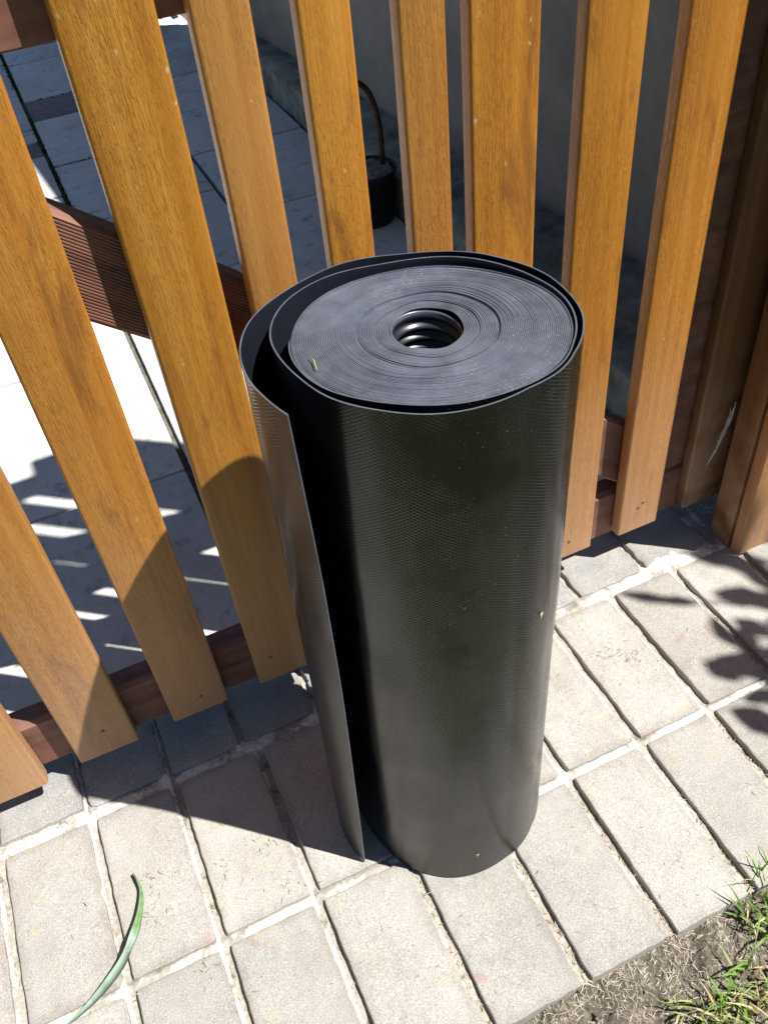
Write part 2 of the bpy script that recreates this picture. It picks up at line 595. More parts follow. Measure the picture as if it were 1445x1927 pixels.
# ------------------------------------------------------------------ paving: mortar bed with single pavers
YJ = [0.2378, 0.4425, 0.6585, 0.772]
XJ = [-0.732, -0.624, -0.516, -0.409, -0.302, -0.191, -0.0865, 0.0235, 0.1340, 0.2430, 0.3480, 0.4520, 0.5545, 0.6585, 0.764, 0.871, 0.977, 1.084]
XJ0 = [-0.72, -0.60, -0.50, -0.395, -0.302, -0.193, -0.088, 0.0077, 0.112, 0.214, 0.318, 0.416, 0.513, 0.625, 0.742, 0.85, 0.96, 1.084]


def mortar_h(x, y):
    row = max(exp(-((y - 0.4435) / 0.0065) ** 2), exp(-((y - 0.6600) / 0.013) ** 2))
    top = XJ if y < 0.6585 else XJ0
    z = -0.0078 + 0.0050 * row + 0.0026 * fbm(x * 38, y * 38, 1.3) + 0.0006 * fbm(x * 190, y * 190, 4.1)
    # crust of old mortar clinging to the left-hand paver of each cross joint
    for q in top:
        e = x - (q - 0.0062)
        if abs(e) < 0.010:
            z += 0.0058 * exp(-(e / 0.0042) ** 2) * max(0.0, min(1.0, 0.75 + 1.3 * fbm(q * 9, y * 17, 7)))
    sm_ = max(0.0, 1 - abs(x - 0.665) / 0.09) * max(0.0, 1 - abs(y - 0.672) / 0.045)
    z += 0.014 * sm_ * max(0.0, 0.55 + 0.8 * fbm(x * 22, y * 22, 5))
    return min(z, -0.0006) if sm_ < 0.05 else min(z, 0.0012)


def uneven(lo, hi, stepsize, joints, half, fine_step):
    v = [lo + (hi - lo) * k / round((hi - lo) / stepsize) for k in range(round((hi - lo) / stepsize) + 1)]
    for q in joints:
        k = -half
        while k <= half:
            if lo < q + k < hi:
                v.append(q + k)
            k += fine_step
    v = sorted(v)
    out = [v[0]]
    for t in v[1:]:
        if t - out[-1] > fine_step * 0.6:
            out.append(t)
    return out


gx = uneven(-0.76, 1.11, 0.008, XJ + XJ0, 0.0085, 0.0012)
gy = uneven(0.2400, 0.778, 0.0028, YJ[1:3], 0.012, 0.0012)
V, F = [], []
for y in gy:
    for x in gx:
        V.append((x, y, mortar_h(x, y)))
n_ = len(gx)
for j in range(len(gy) - 1):
    for i in range(n_ - 1):
        q = j * n_ + i
        F.append((q, q + 1, q + n_ + 1, q + n_))
mme = mesh('paving', V, F)
mme.shade_smooth()
att = mme.attributes.new('lime', 'FLOAT', 'POINT')
vals = []
for v in mme.vertices:
    x, y = v.co.x, v.co.y
    row = max(exp(-((y - 0.4438) / 0.009) ** 2), exp(-((y - 0.6595) / 0.018) ** 2))
    f = 0.20 + 0.40 * row + 0.42 * max(0.0, 1 - abs(x - 0.66) / 0.10) * max(0.0, 1 - abs(y - 0.672) / 0.05)
    for q in XJ:
        if abs(x - q) < 0.012:
            f += (0.34 if x < 0.12 or y > 0.46 else 0.16) * (1 if x < q - 0.002 else -0.9)
    if y < 0.36 and x > 0.1:
        f -= 0.25 * min(1.0, (0.36 - y) / 0.06)
    vals.append(f)
att.data.foreach_set('value', vals)
paving = tag(link('paving', mme, M['mortar']), 'path of rectangular pavers with white mortar joints', None, None, 'structure')


def paver(x0, x1, y0, y1, mat, zoff=0.0, tilt=(0, 0), rough_edge=0.0011, seed=0):
    w, d = x1 - x0, y1 - y0
    cx, cy = (x0 + x1) / 2, (y0 + y1) / 2
    nx, ny = (14, 28) if d > w else (14, 14)
    loop = [(-w / 2 + w * i / nx, -d / 2) for i in range(nx)] + [(w / 2, -d / 2 + d * i / ny) for i in range(ny)] \
        + [(w / 2 - w * i / nx, d / 2) for i in range(nx)] + [(-w / 2, d / 2 - d * i / ny) for i in range(ny)]
    n = len(loop)
    V = []
    prof = ((0.0, -0.045, 0.0), (0.0, -0.0022, 1.0), (0.0005, -0.0007, 1.0), (0.0016, 0.0, 0.9), (0.012, 0.0, 0.2))
    for ins, z, jit in prof:
        for (x, y) in loop:
            L = Vector((x, y))
            # inward direction
            ix = -1 if x > w / 2 - 1e-6 else (1 if x < -w / 2 + 1e-6 else 0)
            iy = -1 if y > d / 2 - 1e-6 else (1 if y < -d / 2 + 1e-6 else 0)
            nz = (fbm((x + cx) * 45, (y + cy) * 45, seed) + 0.6 * fbm((x + cx) * 190, (y + cy) * 190, seed)) * rough_edge * jit + (0.0007 * jit if (ix and iy) else 0)
            zz = z + (0.0006 * fbm((x + cx) * 30, (y + cy) * 30, 9) if z > -0.04 else 0)
            kx, ky = 1 - 2 * ins / w, 1 - 2 * ins / d
            n2 = max(nz, -0.0012)
            V.append((x * kx + ix * n2, y * ky + iy * n2, zz + zoff + x * tilt[0] + y * tilt[1]))
    F = []
    for k in range(len(prof) - 1):
        for i in range(n):
            j = (i + 1) % n
            F.append((k * n + i, k * n + j, (k + 1) * n + j, (k + 1) * n + i))
    c = len(V)
    V.append((0, 0, zoff))
    b = (len(prof) - 1) * n
    for i in range(n):
        F.append((b + i, b + (i + 1) % n, c))
    me = mesh('paver', V, F)
    me.shade_smooth()
    me.set_sharp_from_angle(angle=radians(30))
    o = link('paver', me, mat, paving)
    o.location = (cx, cy, 0)
    return o


for r in range(2):
    y0, y1 = YJ[r], YJ[r + 1]
    for i in range(len(XJ) - 1):
        g = 0.0058
        top = 0.0062 if r == 1 else 0.0052
        bot = 0.0 if r == 0 else 0.0052
        paver(XJ[i] + g, XJ[i + 1] - g + RND.uniform(-.0008, .0008), y0 + bot + RND.uniform(0, .0014), y1 - top, M['paver'],
              RND.uniform(-0.0012, 0.0008), (RND.uniform(-.008, .008), RND.uniform(-.004, .004)), 0.0009, i + r * 20)
for i in range(len(XJ0) - 1):
    if XJ0[i] > 0.63:
        continue
    y0 = YJ[2] + 0.010
    paver(XJ0[i] + 0.004, XJ0[i + 1] - 0.004, y0 + RND.uniform(0, .003), YJ[3] - 0.004, M['paver_grey'],
          RND.uniform(-0.002, 0.0005), (RND.uniform(-.02, .02), RND.uniform(-.01, .01)), 0.0026, 50 + i)

# ------------------------------------------------------------------ terrace behind the gate
bed = tag(link('terrace', box_mesh('terrace', -1.6, 0.86, 0.7785, 5.6, -0.09, -0.012, 0.002), M['bed']),
          'terrace of pale concrete slabs behind the gate', None, None, 'structure')
cols = [(-1.35, -0.78, [0.79, 1.4, 2.0, 2.6, 3.2, 3.8, 4.4, 5.0, 5.55]),
        (-0.77, -0.32, [0.79, 1.23, 1.66, 2.09, 2.52, 2.95, 3.38, 3.81, 4.24, 4.67, 5.1, 5.55]),
        (-0.31, 0.084, [0.79, 1.229, 1.66, 2.07, 2.48, 2.79, 2.91, 3.02, 3.45, 3.9, 4.3, 4.7, 5.1, 5.55]),
        (0.096, 0.449, [0.79, 1.227, 1.868, 2.28, 2.69, 3.08, 3.28, 3.70, 4.10, 4.5, 4.9, 5.55]),
        (0.459, 0.784, [0.79, 1.24, 1.67, 2.096, 2.525, 2.86, 3.20, 3.6, 4.0, 4.4, 4.9, 5.55])]
for ci, (x0, x1, ys) in enumerate(cols):
    for k in range(len(ys) - 1):
        dark = (ci == 3 and k == 5) or (ci == 2 and k == 5)
        w, d = x1 - x0, ys[k + 1] - ys[k] - (0.009 if ci != 3 else 0.007)
        me = box_mesh('slab', -w / 2, w / 2, -d / 2, d / 2, -0.04, 0, 0.003)
        o = link('slab', me, M['slab_dark'] if dark else M['slab'], bed)
        o.location = ((x0 + x1) / 2, (ys[k] + ys[k + 1]) / 2, RND.uniform(-0.002, 0.001))
        o.rotation_euler = (RND.uniform(-.003, .003), RND.uniform(-.003, .003), RND.uniform(-.002, .002))

# ------------------------------------------------------------------ house wall with plinth
wall = empty('garden_wall', (0.95, 1.9, 0))
tag(wall, 'pale rendered wall in shade behind the gate with mossy concrete footing', 'wall')
wx = lambda y: 0.852 + (3.06 - y) * 0.0852
yn, yf, wh = 0.86, 3.52, 1.90
V = [(wx(yn), yn, 0.02), (wx(yn) + 0.24, yn, 0.02), (wx(yf) + 0.24, yf, 0.02), (wx(yf), yf, 0.02)]
V += [(x, y, wh) for x, y, z in V]
me = mesh('render', V, [(0, 3, 2, 1), (4, 5, 6, 7), (0, 1, 5, 4), (1, 2, 6, 5), (2, 3, 7, 6), (3, 0, 4, 7)])
bevel_mesh(me, 0.006)
o = link('render', me, M['wall'], wall)
o.matrix_parent_inverse = Matrix.Translation((-0.95, -1.9, 0))
V, F = [], []
ny = 120
for j in range(ny + 1):
    y = 0.84 + (yf - 0.84) * j / ny
    for k, (x, z) in enumerate(((0.79, -0.05), (0.79, 0.088), (0.802, 0.098), (0.84, 0.101), (0.88, 0.103), (0.93, 0.104), (1.2, 0.106))):
        wob = 0.007 * fbm(y * 9, k * 1.3, 2) + 0.004 * fbm(y * 40, k * 2.1, 5)
        V.append((x + (wob if k < 3 else 0), y, z + (wob if 0 < k < 6 else 0)))
for j in range(ny):
    for k in range(6):
        a = j * 7 + k
        F.append((a, a + 1, a + 8, a + 7))
F.append(tuple(range(7)))
F.append(tuple(reversed(range(ny * 7, ny * 7 + 7))))
me = mesh('footing', V, F)
me.shade_smooth()
me.set_sharp_from_angle(angle=radians(45))
o = link('footing', me, M['plinth'], wall)
o.matrix_parent_inverse = Matrix.Translation((-0.95, -1.9, 0))

# ------------------------------------------------------------------ bucket of cement with a bent rod
bk = empty('cement_bucket', (0.727, 1.890, 0))
tag(bk, 'black bucket filled with rough cement standing by the wall footing', 'bucket')
V, F = [], []
prof = [(0.0, 0.0), (0.052, 0.0), (0.056, 0.004), (0.066, 0.115), (0.069, 0.116), (0.070, 0.123), (0.066, 0.124), (0.063, 0.112), (0.061, 0.100), (0.0, 0.100)]
ns = 40
for r_, z_ in prof:
    for k in range(ns):
        a = 2 * pi * k / ns
        V.append((r_ * cos(a), r_ * sin(a), z_ + 0.001))
for i in range(len(prof) - 1):
    for k in range(ns):
        j = (k + 1) % ns
        F.append((i * ns + k, i * ns + j, (i + 1) * ns + j, (i + 1) * ns + k))
me = mesh('pail', V, F)
bm = bmesh.new(); bm.from_mesh(me); bmesh.ops.remove_doubles(bm, verts=bm.verts, dist=1e-5); bm.to_mesh(me); bm.free()
link('pail', me, M['pot'], bk, True)
V, F = [(0, 0, 0.131)], []
for i in range(1, 9):
    for k in range(ns):
        a = 2 * pi * k / ns
        r_ = 0.0605 * i / 8
        V.append((r_ * cos(a), r_ * sin(a), 0.128 + 0.012 * fbm(r_ * cos(a) * 60, r_ * sin(a) * 60, 1) - 0.012 * (i / 8) ** 3))
for k in range(ns):
    F.append((0, 1 + k, 1 + (k + 1) % ns))
for i in range(7):
    for k in range(ns):
        j = (k + 1) % ns
        F.append((1 + i * ns + k, 1 + (i + 1) * ns + k, 1 + (i + 1) * ns + j, 1 + i * ns + j))
link('cement_fill', mesh('cement_fill', V, F), M['cement'], bk, True)
V, F = [], []
rp = [(0.040, 0.0, 0.06), (0.042, 0.0, 0.15), (0.043, 0.0, 0.206), (0.035, 0.0, 0.255), (0.022, 0.0, 0.291), (0.001, 0.0, 0.313),
      (-0.024, 0.0, 0.318), (-0.046, 0.0, 0.305), (-0.058, 0.0, 0.28), (-0.064, 0.0, 0.24), (-0.066, 0.0, 0.10)]
rp = [Vector(p) for p in rp]
fine = []
for i in range(len(rp) - 1):
    for k in range(4):
        fine.append(rp[i].lerp(rp[i + 1], k / 4))
fine.append(rp[-1])
for _ in range(2):
    fine = [fine[0]] + [(fine[i - 1] + fine[i] * 2 + fine[i + 1]) / 4 for i in range(1, len(fine) - 1)] + [fine[-1]]
tube(V, F, fine[:-6], 0.0062, 10)
rod = link('bent_rod', mesh('bent_rod', V, F), M['rust'], None, True)
rod.location = (0.727, 1.890, 0)
tag(rod, 'rusty steel rod bent over like a hook, stuck in the cement bucket', 'rod')

# low dark plant at the far end of the terrace
plant = empty('low_plant', (0.62, 3.86, 0))
plant.scale = (1.5, 1.5, 1.0)
tag(plant, 'low dark green plant at the far end of the terrace by the wall', 'plant')
PV, PF, QV, QF = [], [], [], []
rpn = random.Random(8)
for _ in range(26):
    a = rpn.uniform(0, 2 * pi); h_ = rpn.uniform(0.10, 0.26); rr_ = rpn.uniform(0.02, 0.16)
    tip = Vector((rr_ * cos(a), rr_ * sin(a), h_))
    tube(QV, QF, [(0.02 * cos(a), 0.02 * sin(a), -0.01), tip * 0.55 + Vector((0, 0, 0.04)), tip], [0.004, 0.003, 0.0015], 5)
    for _k in range(15):
        p = tip * rpn.uniform(0.45, 1.05) + Vector((rpn.gauss(0, .025), rpn.gauss(0, .025), rpn.gauss(0, .02)))
        d = Vector((rpn.uniform(-1, 1), rpn.uniform(-1, 1), rpn.uniform(-.3, .8))).normalized()
        sd = d.cross(Vector((0.1, 0.2, 1))).normalized() * rpn.uniform(0.010, 0.016)
        L_ = rpn.uniform(0.04, 0.07)
        b = len(PV)
        PV += [p, p + d * L_ * 0.5 + sd, p + d * L_, p + d * L_ * 0.5 - sd]
        PF.append((b, b + 1, b + 2, b + 3))
link('stem', mesh('stem', QV, QF), M['bark'], plant)
link('foliage', mesh('foliage', PV, PF), M['leafshrub'], plant)

# ------------------------------------------------------------------ gate
YG = 0.706
gate = empty('wooden_gate', (0.2, YG, 0.05))
tag(gate, 'wooden gate of upright golden brown slats on dark rails', 'gate')
GI = Matrix.Translation((-0.2, -YG, -0.05))
slats = [(-0.420, -0.346, 0.030), (-0.299, -0.2225, 0.0335), (-0.1805, -0.1065, 0.0405), (-0.0600, 0.0119, 0.0455), (0.0558, 0.1272, 0.0505),
         (0.1494, 0.1950, 0.0505), (0.2286, 0.2720, 0.051), (0.3106, 0.3525, 0.0515), (0.3740, 0.4424, 0.052),
         (0.4870, 0.5520, 0.053), (0.5963, 0.6633, 0.0505), (0.7095, 0.778, 0.0490)]
nailpos = {2: [(0.55, 0.045)], 3: [(0.58, 0.03)], 4: [(0.30, 0.045)], 9: [(0.42, 0.03)], 10: [(0.45, 0.045), (0.55, 0.052)], 1: [(0.22, 0.035)]}
nail_me = None
GTOP = 1.72
TH = 0.0185
for i, (x0, x1, zb) in enumerate(slats):
    w = x1 - x0
    th = TH + (0.004 if i == 1 else 0)
    me = rounded_prism('slat', w, th, GTOP - zb, 0.0034, 3)
    o = link('slat', me, M['post'] if i == 11 else M['slat'], gate)  # last slat takes the darkened wood, its shade put into the colour
    o.matrix_parent_inverse = GI
    o.location = (x0, YG - (th - TH) + (0.003 if i == 11 else 0), zb)
    o.rotation_euler = (RND.uniform(-.001, .001), RND.uniform(-.0008, .0008), RND.uniform(-.006, .006))
    for (fx, fz) in nailpos.get(i, []):
        if nail_me is None:
            V, F = [], []
            for (r_, y_) in ((0.0026, 0.001), (0.0026, -0.0004), (0.0019, -0.0009), (0.0, -0.0010)):
                for k in range(12):
                    a = 2 * pi * k / 12
                    V.append((r_ * cos(a), y_, r_ * sin(a)))
            for q in range(3):
                for k in range(12):
                    j = (k + 1) % 12
                    F.append((q * 12 + k, q * 12 + j, (q + 1) * 12 + j, (q + 1) * 12 + k))
            nail_me = mesh('nail', V, F)
            nail_me.materials.append(M['nail'])
            nail_me.shade_smooth()
        nl = bpy.data.objects.new('nail', nail_me)
        COL.objects.link(nl)
        nl.parent = o
        nl.location = (w * fx, 0.0, fz)
YR = YG + TH + 0.0015


def rail(name, z0, z1, x0=-0.33, x1=0.772, depth=0.030):
    V = []
    ch = 0.006
    prof = [(YR, z0 + 0.002), (YR, z1 - ch), (YR + ch, z1), (YR + depth - 0.003, z1), (YR + depth, z1 - 0.003), (YR + depth, z0 + 0.002), (YR + depth - 0.002, z0), (YR + 0.002, z0)]
    n = len(prof)
    for x in (x0, x1):
        V += [(x, y, z) for y, z in prof]
    F = [tuple(range(n)), tuple(reversed(range(n, 2 * n)))]
    for i in range(n):
        j = (i + 1) % n
        F.append((i, i + n, j + n, j))
    me = mesh(name, V, F)
    o = link(name, me, M['rail'], gate)
    o.matrix_parent_inverse = GI
    return o


rail('bottom_rail', 0.041, 0.124)
rail('middle_rail', 0.812, 0.905, x1=0.664)
rail('top_rail', 1.555, 1.645, x1=0.664)
o = link('stile', box_mesh('stile', 0.666, 0.776, YR + 0.001, YR + 0.031, 0.1255, 1.70, 0.002), M['stile'], gate)
o.matrix_parent_inverse = GI


def brace(xa, za, xb, zb, width, depth=0.028):
    """diagonal board with fine lengthwise grooves on its face"""
    L = math.hypot(xb - xa, zb - za)
    ng = 26
    prof = []
    prof.append((0.004, 0.0))
    for k in range(ng):
        a = 0.004 + (width - 0.009) * k / ng
        b = 0.004 + (width - 0.009) * (k + 1) / ng
        prof += [(0.0, a + (b - a) * 0.12), (0.0, a + (b - a) * 0.52), (0.0009, a + (b - a) * 0.62), (0.0009, a + (b - a) * 0.98)]
    prof += [(0.0, width - 0.004), (0.005, width), (depth, width), (depth, 0.0)]
    n = len(prof)
    V = [(0, y, z) for y, z in prof] + [(L, y, z) for y, z in prof]
    F = [tuple(range(n)), tuple(reversed(range(n, 2 * n)))]
    for i in range(n):
        j = (i + 1) % n
        F.append((i, i + n, j + n, j))
    me = mesh('brace', V, F)
    o = link('brace', me, M['brace'], gate)
    o.matrix_parent_inverse = GI
    o.location = (xa, YR + 0.0006, za)
    o.rotation_euler = (0, math.atan2(-(zb - za), xb - xa), 0)
    return o


bw = 0.104 * cos(math.atan(0.78))
zl = lambda x: 0.6044 - 0.78 * x
brace(-0.255, zl(-0.255), 0.615, zl(0.615), bw)
zu = lambda x: 0.6044 + 0.74 - 0.78 * x
brace(-0.255, zu(-0.255), 0.560, zu(0.560), bw)

# ------------------------------------------------------------------ post on the right
post = empty('gate_post', (0.83, 0.665, 0))
tag(post, 'thick reddish brown wooden gate post at the right edge', 'post')
PI_ = Matrix.Translation((-0.83, -0.665, 0))
me = rounded_prism('shaft', 0.15, 0.0385, 1.90, 0.002)
o = link('shaft', me, M['post'], post); o.matrix_parent_inverse = PI_; o.location = (0.7535, 0.6515, -0.003)
me = rounded_prism('facing_board', 0.15, 0.0195, 1.86, 0.0035)
o = link('facing_board', me, M['slat'], post); o.matrix_parent_inverse = PI_; o.location = (0.7565, 0.6305, -0.003)
V, F = [], []
add_box(V, F, 0.745, 0.912, 0.622, 0.700, 1.8975, 1.915)
b = len(V)
V += [(0.745, 0.622, 1.916), (0.912, 0.622, 1.916), (0.912, 0.700, 1.916), (0.745, 0.700, 1.916), (0.83, 0.66, 1.955)]
F += [(b, b + 1, b + 4), (b + 1, b + 2, b + 4), (b + 2, b + 3, b + 4), (b + 3, b, b + 4), (b + 3, b + 2, b + 1, b)]
o = link('post_cap', mesh('post_cap', V, F), M['rail'], post); o.matrix_parent_inverse = PI_

# unseen fence added right of the post to shade the wall footing
fence = empty('unseen_shade_fence', (1.5, 0.68, 0))
tag(fence, 'close boarded wooden fence added out of view past the gate post to shade the wall footing', 'fence')
FI = Matrix.Translation((-1.5, -0.68, 0))
fme = rounded_prism('board', 0.098, 0.016, 1.62, 0.003, 2)
fme.materials.append(M['post'])
for k in range(13):
    o = bpy.data.objects.new('board', fme)
    COL.objects.link(o)
    o.parent = fence
    o.matrix_parent_inverse = FI
    o.location = (0.908 + 0.1 * k, 0.655, 0.03)
for z in (0.25, 1.35):
    o = link('rail', box_mesh('rail', 0.908, 2.21, 0.6715, 0.70, z, z + 0.07), M['rail'], fence)
    o.matrix_parent_inverse = FI

# ------------------------------------------------------------------ the roll of black plastic sheet
H = 0.640
S_ = (1 - H) / (1 - 0.635)
spiral = [[0.1062, 0.4665], [0.0982, 0.496], [0.0954, 0.5216], [0.1001, 0.5549], [0.1176, 0.5873], [0.1461, 0.6126], [0.18, 0.6277], [0.2162, 0.6332],
          [0.2581, 0.6233], [0.2947, 0.6023], [0.3242, 0.5698], [0.3401, 0.538], [0.3423, 0.5006], [0.3367, 0.4714], [0.327, 0.4539], [0.3087, 0.435],
          [0.2778, 0.4183], [0.2431, 0.4098], [0.2149, 0.4109], [0.1829, 0.4214], [0.1598, 0.4395], [0.1386, 0.4685], [0.1287, 0.5016], [0.1243, 0.5324],
          [0.1267, 0.5617], [0.1362, 0.5842], [0.1566, 0.6059], [0.1944, 0.6185], [0.2421, 0.6133], [0.29, 0.5931], [0.3201, 0.5626], [0.3343, 0.5285],
          [0.3328, 0.4857], [0.3201, 0.4542]]
core_p = [[0.1366, 0.5507], [0.1325, 0.5022], [0.149, 0.4692], [0.1775, 0.4369], [0.2054, 0.4223], [0.2451, 0.4153], [0.2829, 0.4237], [0.3114, 0.4432],
          [0.3275, 0.4648], [0.3381, 0.5051], [0.3286, 0.5435], [0.2945, 0.5852], [0.2403, 0.6105], [0.1911, 0.6034], [0.1557, 0.5807]]
hole_p = [[0.2082, 0.5268], [0.2187, 0.5412], [0.2339, 0.5472], [0.2455, 0.5434], [0.2595, 0.5268], [0.2598, 0.5087], [0.2513, 0.496], [0.2366, 0.4908],
          [0.2212, 0.494], [0.2088, 0.5079]]
OC = Vector((0.2345 * S_, 0.5165 * S_))


def polar(P):
    out = []
    for p in P:
        v = Vector(p) * S_ - OC
        out.append((math.atan2(v.y, v.x), v.length))
    return out


def fourier(P, order=2):
    import numpy as np
    q = polar(P)
    A = np.array([[1] + [f(k * a) for k in range(1, order + 1) for f in (math.cos, math.sin)] for a, _ in q])
    s = np.linalg.lstsq(A, np.array([r for _, r in q]), rcond=None)[0]

    def ev(a):
        return float(s[0] + sum(s[2 * k - 1] * math.cos(k * a) + s[2 * k] * math.sin(k * a) for k in range(1, order + 1)))
    return ev


core_r0 = fourier(core_p, 3)
core_r = lambda a: core_r0(a) * 0.985
hole_r = fourier(hole_p, 2)
CT = Vector((0.2372 * S_, 0.5237 * S_))
CB = Vector((0.2141, 0.4940))
KB = 0.1069 / (0.1140 * S_)


def lean(p, z):
    """plan point on the top (z=H) -> plan point at height z"""
    t = 1 - z / H
    b = CB + (p - CT) * KB
    return p.lerp(b, t)


pol = polar(spiral)
ang, rad = [pol[0][0]], [pol[0][1]]
for a, r_ in pol[1:]:
    while a > ang[-1] + 0.6:
        a -= 2 * pi
    while a < ang[-1] - pi:
        a += 2 * pi
    ang.append(a); rad.append(r_)
# the sheet then hugs the tight winding for half a turn more
a_end = ang[-1]
for k in range(1, 9):
    ang.append(a_end - k * 0.45)
    rad.append(core_r(ang[-1]) + 0.0016 + 0.0035 * max(0, 1 - k / 3))


def hermite(a):
    n = len(ang)
    i = 0
    while i < n - 2 and a < ang[i + 1]:
        i += 1
    def slope(k):
        k0, k1 = max(k - 1, 0), min(k + 1, n - 1)
        return (rad[k1] - rad[k0]) / (ang[k1] - ang[k0])
    h = ang[i + 1] - ang[i]
    t = (a - ang[i]) / h
    t2, t3 = t * t, t * t * t
    return ((2 * t3 - 3 * t2 + 1) * rad[i] + (t3 - 2 * t2 + t) * h * slope(i) + (-2 * t3 + 3 * t2) * rad[i + 1] + (t3 - t2) * h * slope(i + 1))


NA = 420
A = [ang[0] + (ang[-1] - ang[0]) * k / NA for k in range(NA + 1)]
R_ = [hermite(a) for a in A]
for _ in range(6):
    R_ = [R_[0]] + [(R_[i - 1] + 2 * R_[i] + R_[i + 1]) / 4 for i in range(1, NA)] + [R_[-1]]
step = 2 * pi / ((ang[0] - ang[-1]) / NA)
for i in range(NA, -1, -1):              # keep every turn clear of the one inside it
    R_[i] = max(R_[i], core_r(A[i]) + 0.0016)
    j = i + step
    if j <= NA:
        jf = int(j)
        inner = R_[jf] + (R_[min(jf + 1, NA)] - R_[jf]) * (j - jf)
        R_[i] = max(R_[i], inner + 0.0026)

roll = empty('plastic_sheet_roll', (0.2141, 0.494, 0))
tag(roll, 'upright roll of black embossed plastic sheet standing loosely coiled on the pavers', 'plastic roll')
RI = Matrix.Translation((-0.2141, -0.494, 0))
TS = 0.0012
NZ = 30
Z0 = 0.0022
arc = [0.0]
base = [OC + Vector((cos(a), sin(a))) * r for a, r in zip(A, R_)]
for i in range(1, NA + 1):
    arc.append(arc[-1] + (base[i] - base[i - 1]).length)


def wrap_pt(i, z):
    p = base[i].copy()
    end = exp(-(arc[i] / 0.055) ** 2)
    t = 1 - z / H
    q = lean(p, z)
    # the loose end: foot turns a little further back, middle bows inwards
    q += Vector((-0.0024, 0.0152)) * (end * t)
    q += (CT - p).normalized() * (-0.0055 * end * sin(pi * t) * -1)
    q += (CT - p).normalized() * (0.0009 * fbm(arc[i] * 9, z * 5, 3.7, 3))
    q += (CT - p).normalized() * (0.0012 * sin(5 * t + arc[i] * 9) * exp(-arc[i] / 0.3))
    return q


def edge_h(i):
    left = arc[-1] - arc[i]
    return H + 0.0008 * sin(arc[i] * 21) + 0.0006 * sin(arc[i] * 57 + 1) - 0.03 * max(0.0, 1 - left / 0.12) ** 2


V, F, UV, MI = [], [], [], []
zs = [Z0 + (1 - Z0 / H) * 0 + k / NZ for k in range(NZ + 1)]
for side in (0, 1):
    for i in range(NA + 1):
        a0, a1 = max(i - 1, 0), min(i + 1, NA)
        hi = edge_h(i)
        for k in range(NZ + 1):
            z = Z0 + (hi - Z0) * k / NZ
            p = wrap_pt(i, z)
            tg = (wrap_pt(a1, z) - wrap_pt(a0, z)).normalized()
            nrm = Vector((tg.y, -tg.x))
            if nrm.dot(p - lean(OC, z)) < 0:
                nrm = -nrm
            q = p + nrm * (TS / 2 if side == 0 else -TS / 2)
            V.append((q.x, q.y, z))
            UV.append((arc[i], z))
W = NZ + 1
N1 = (NA + 1) * W
for i in range(NA):
    for k in range(NZ):
        a = i * W + k
        F.append((a, a + 1, a + W + 1, a + W)); MI.append(0)
        F.append((N1 + a, N1 + a + W, N1 + a + W + 1, N1 + a + 1)); MI.append(1)
    t0, t1 = i * W + NZ, (i + 1) * W + NZ
    F.append((t0, N1 + t0, N1 + t1, t1)); MI.append(2)
    b0, b1 = i * W, (i + 1) * W
    F.append((b0, b1, N1 + b1, N1 + b0)); MI.append(2)
for k in range(NZ):
    F.append((k, N1 + k, N1 + k + 1, k + 1)); MI.append(2)
    e = NA * W + k
    F.append((e, e + 1, N1 + e + 1, N1 + e)); MI.append(2)
me = mesh('loose_wrap', V, F)
set_uv(me, UV)
o = link('loose_wrap', me, [M['emboss'], M['smooth'], M['edge']], roll)
me.polygons.foreach_set('material_index', MI)
me.shade_smooth()
me.set_sharp_from_angle(angle=radians(40))
o.matrix_parent_inverse = RI

# tight winding: one continuous spiral of sheet, seen as stacked edges on the top
NW, NT_ = 58, 180
HC = H - 0.0035
V, F, MI = [], [], []
rr = random.Random(5)
hoff = [rr.uniform(-0.0003, 0.0003) for _ in range(NW + 3)]
for k in range(NW + 3):
    s = k / NW
    hoff[k] += -0.0036 * exp(-((s - 0.32) / 0.011) ** 2) - 0.0018 * exp(-((s - 0.14) / 0.012) ** 2) - 0.0018 * exp(-((s - 0.96) / 0.015) ** 2)
    hoff[k] += 0.0014 * exp(-((s - 0.48) / 0.09) ** 2) - 0.0016 * max(0, (0.33 - s)) / 0.33


def spt(s, a, z):
    s = min(max(s, 0.0), 1.0)
    r = hole_r(a) * (1 - s) + core_r(a) * s
    return lean(OC + Vector((cos(a), sin(a))) * r, z)


PR = [(0.03, -0.0007), (0.12, -0.0001), (0.38, 0.0), (0.62, 0.0), (0.88, -0.0001), (0.97, -0.0007)]
cnt = 0
for t in range(NT_ + 1):
    a = 2 * pi * t / NT_
    f = t / NT_
    for k in range(-1, NW + 1):
        h0 = hoff[max(k, 0)] * (1 - f) + hoff[max(k + 1, 0)] * f
        for (q, dz) in PR:
            s = (k + q + f) / NW
            z = HC + h0 + dz + 0.0007 * sin(2 * a + s * 3) + 0.0005 * sin(5 * a + s * 9)
            p = spt(s, a, z)
            V.append((p.x, p.y, z))
RL = (NW + 2) * len(PR)
for t in range(NT_):
    for c in range(RL - 1):
        a = t * RL + c
        F.append((a, a + RL, a + RL + 1, a + 1)); MI.append(0)
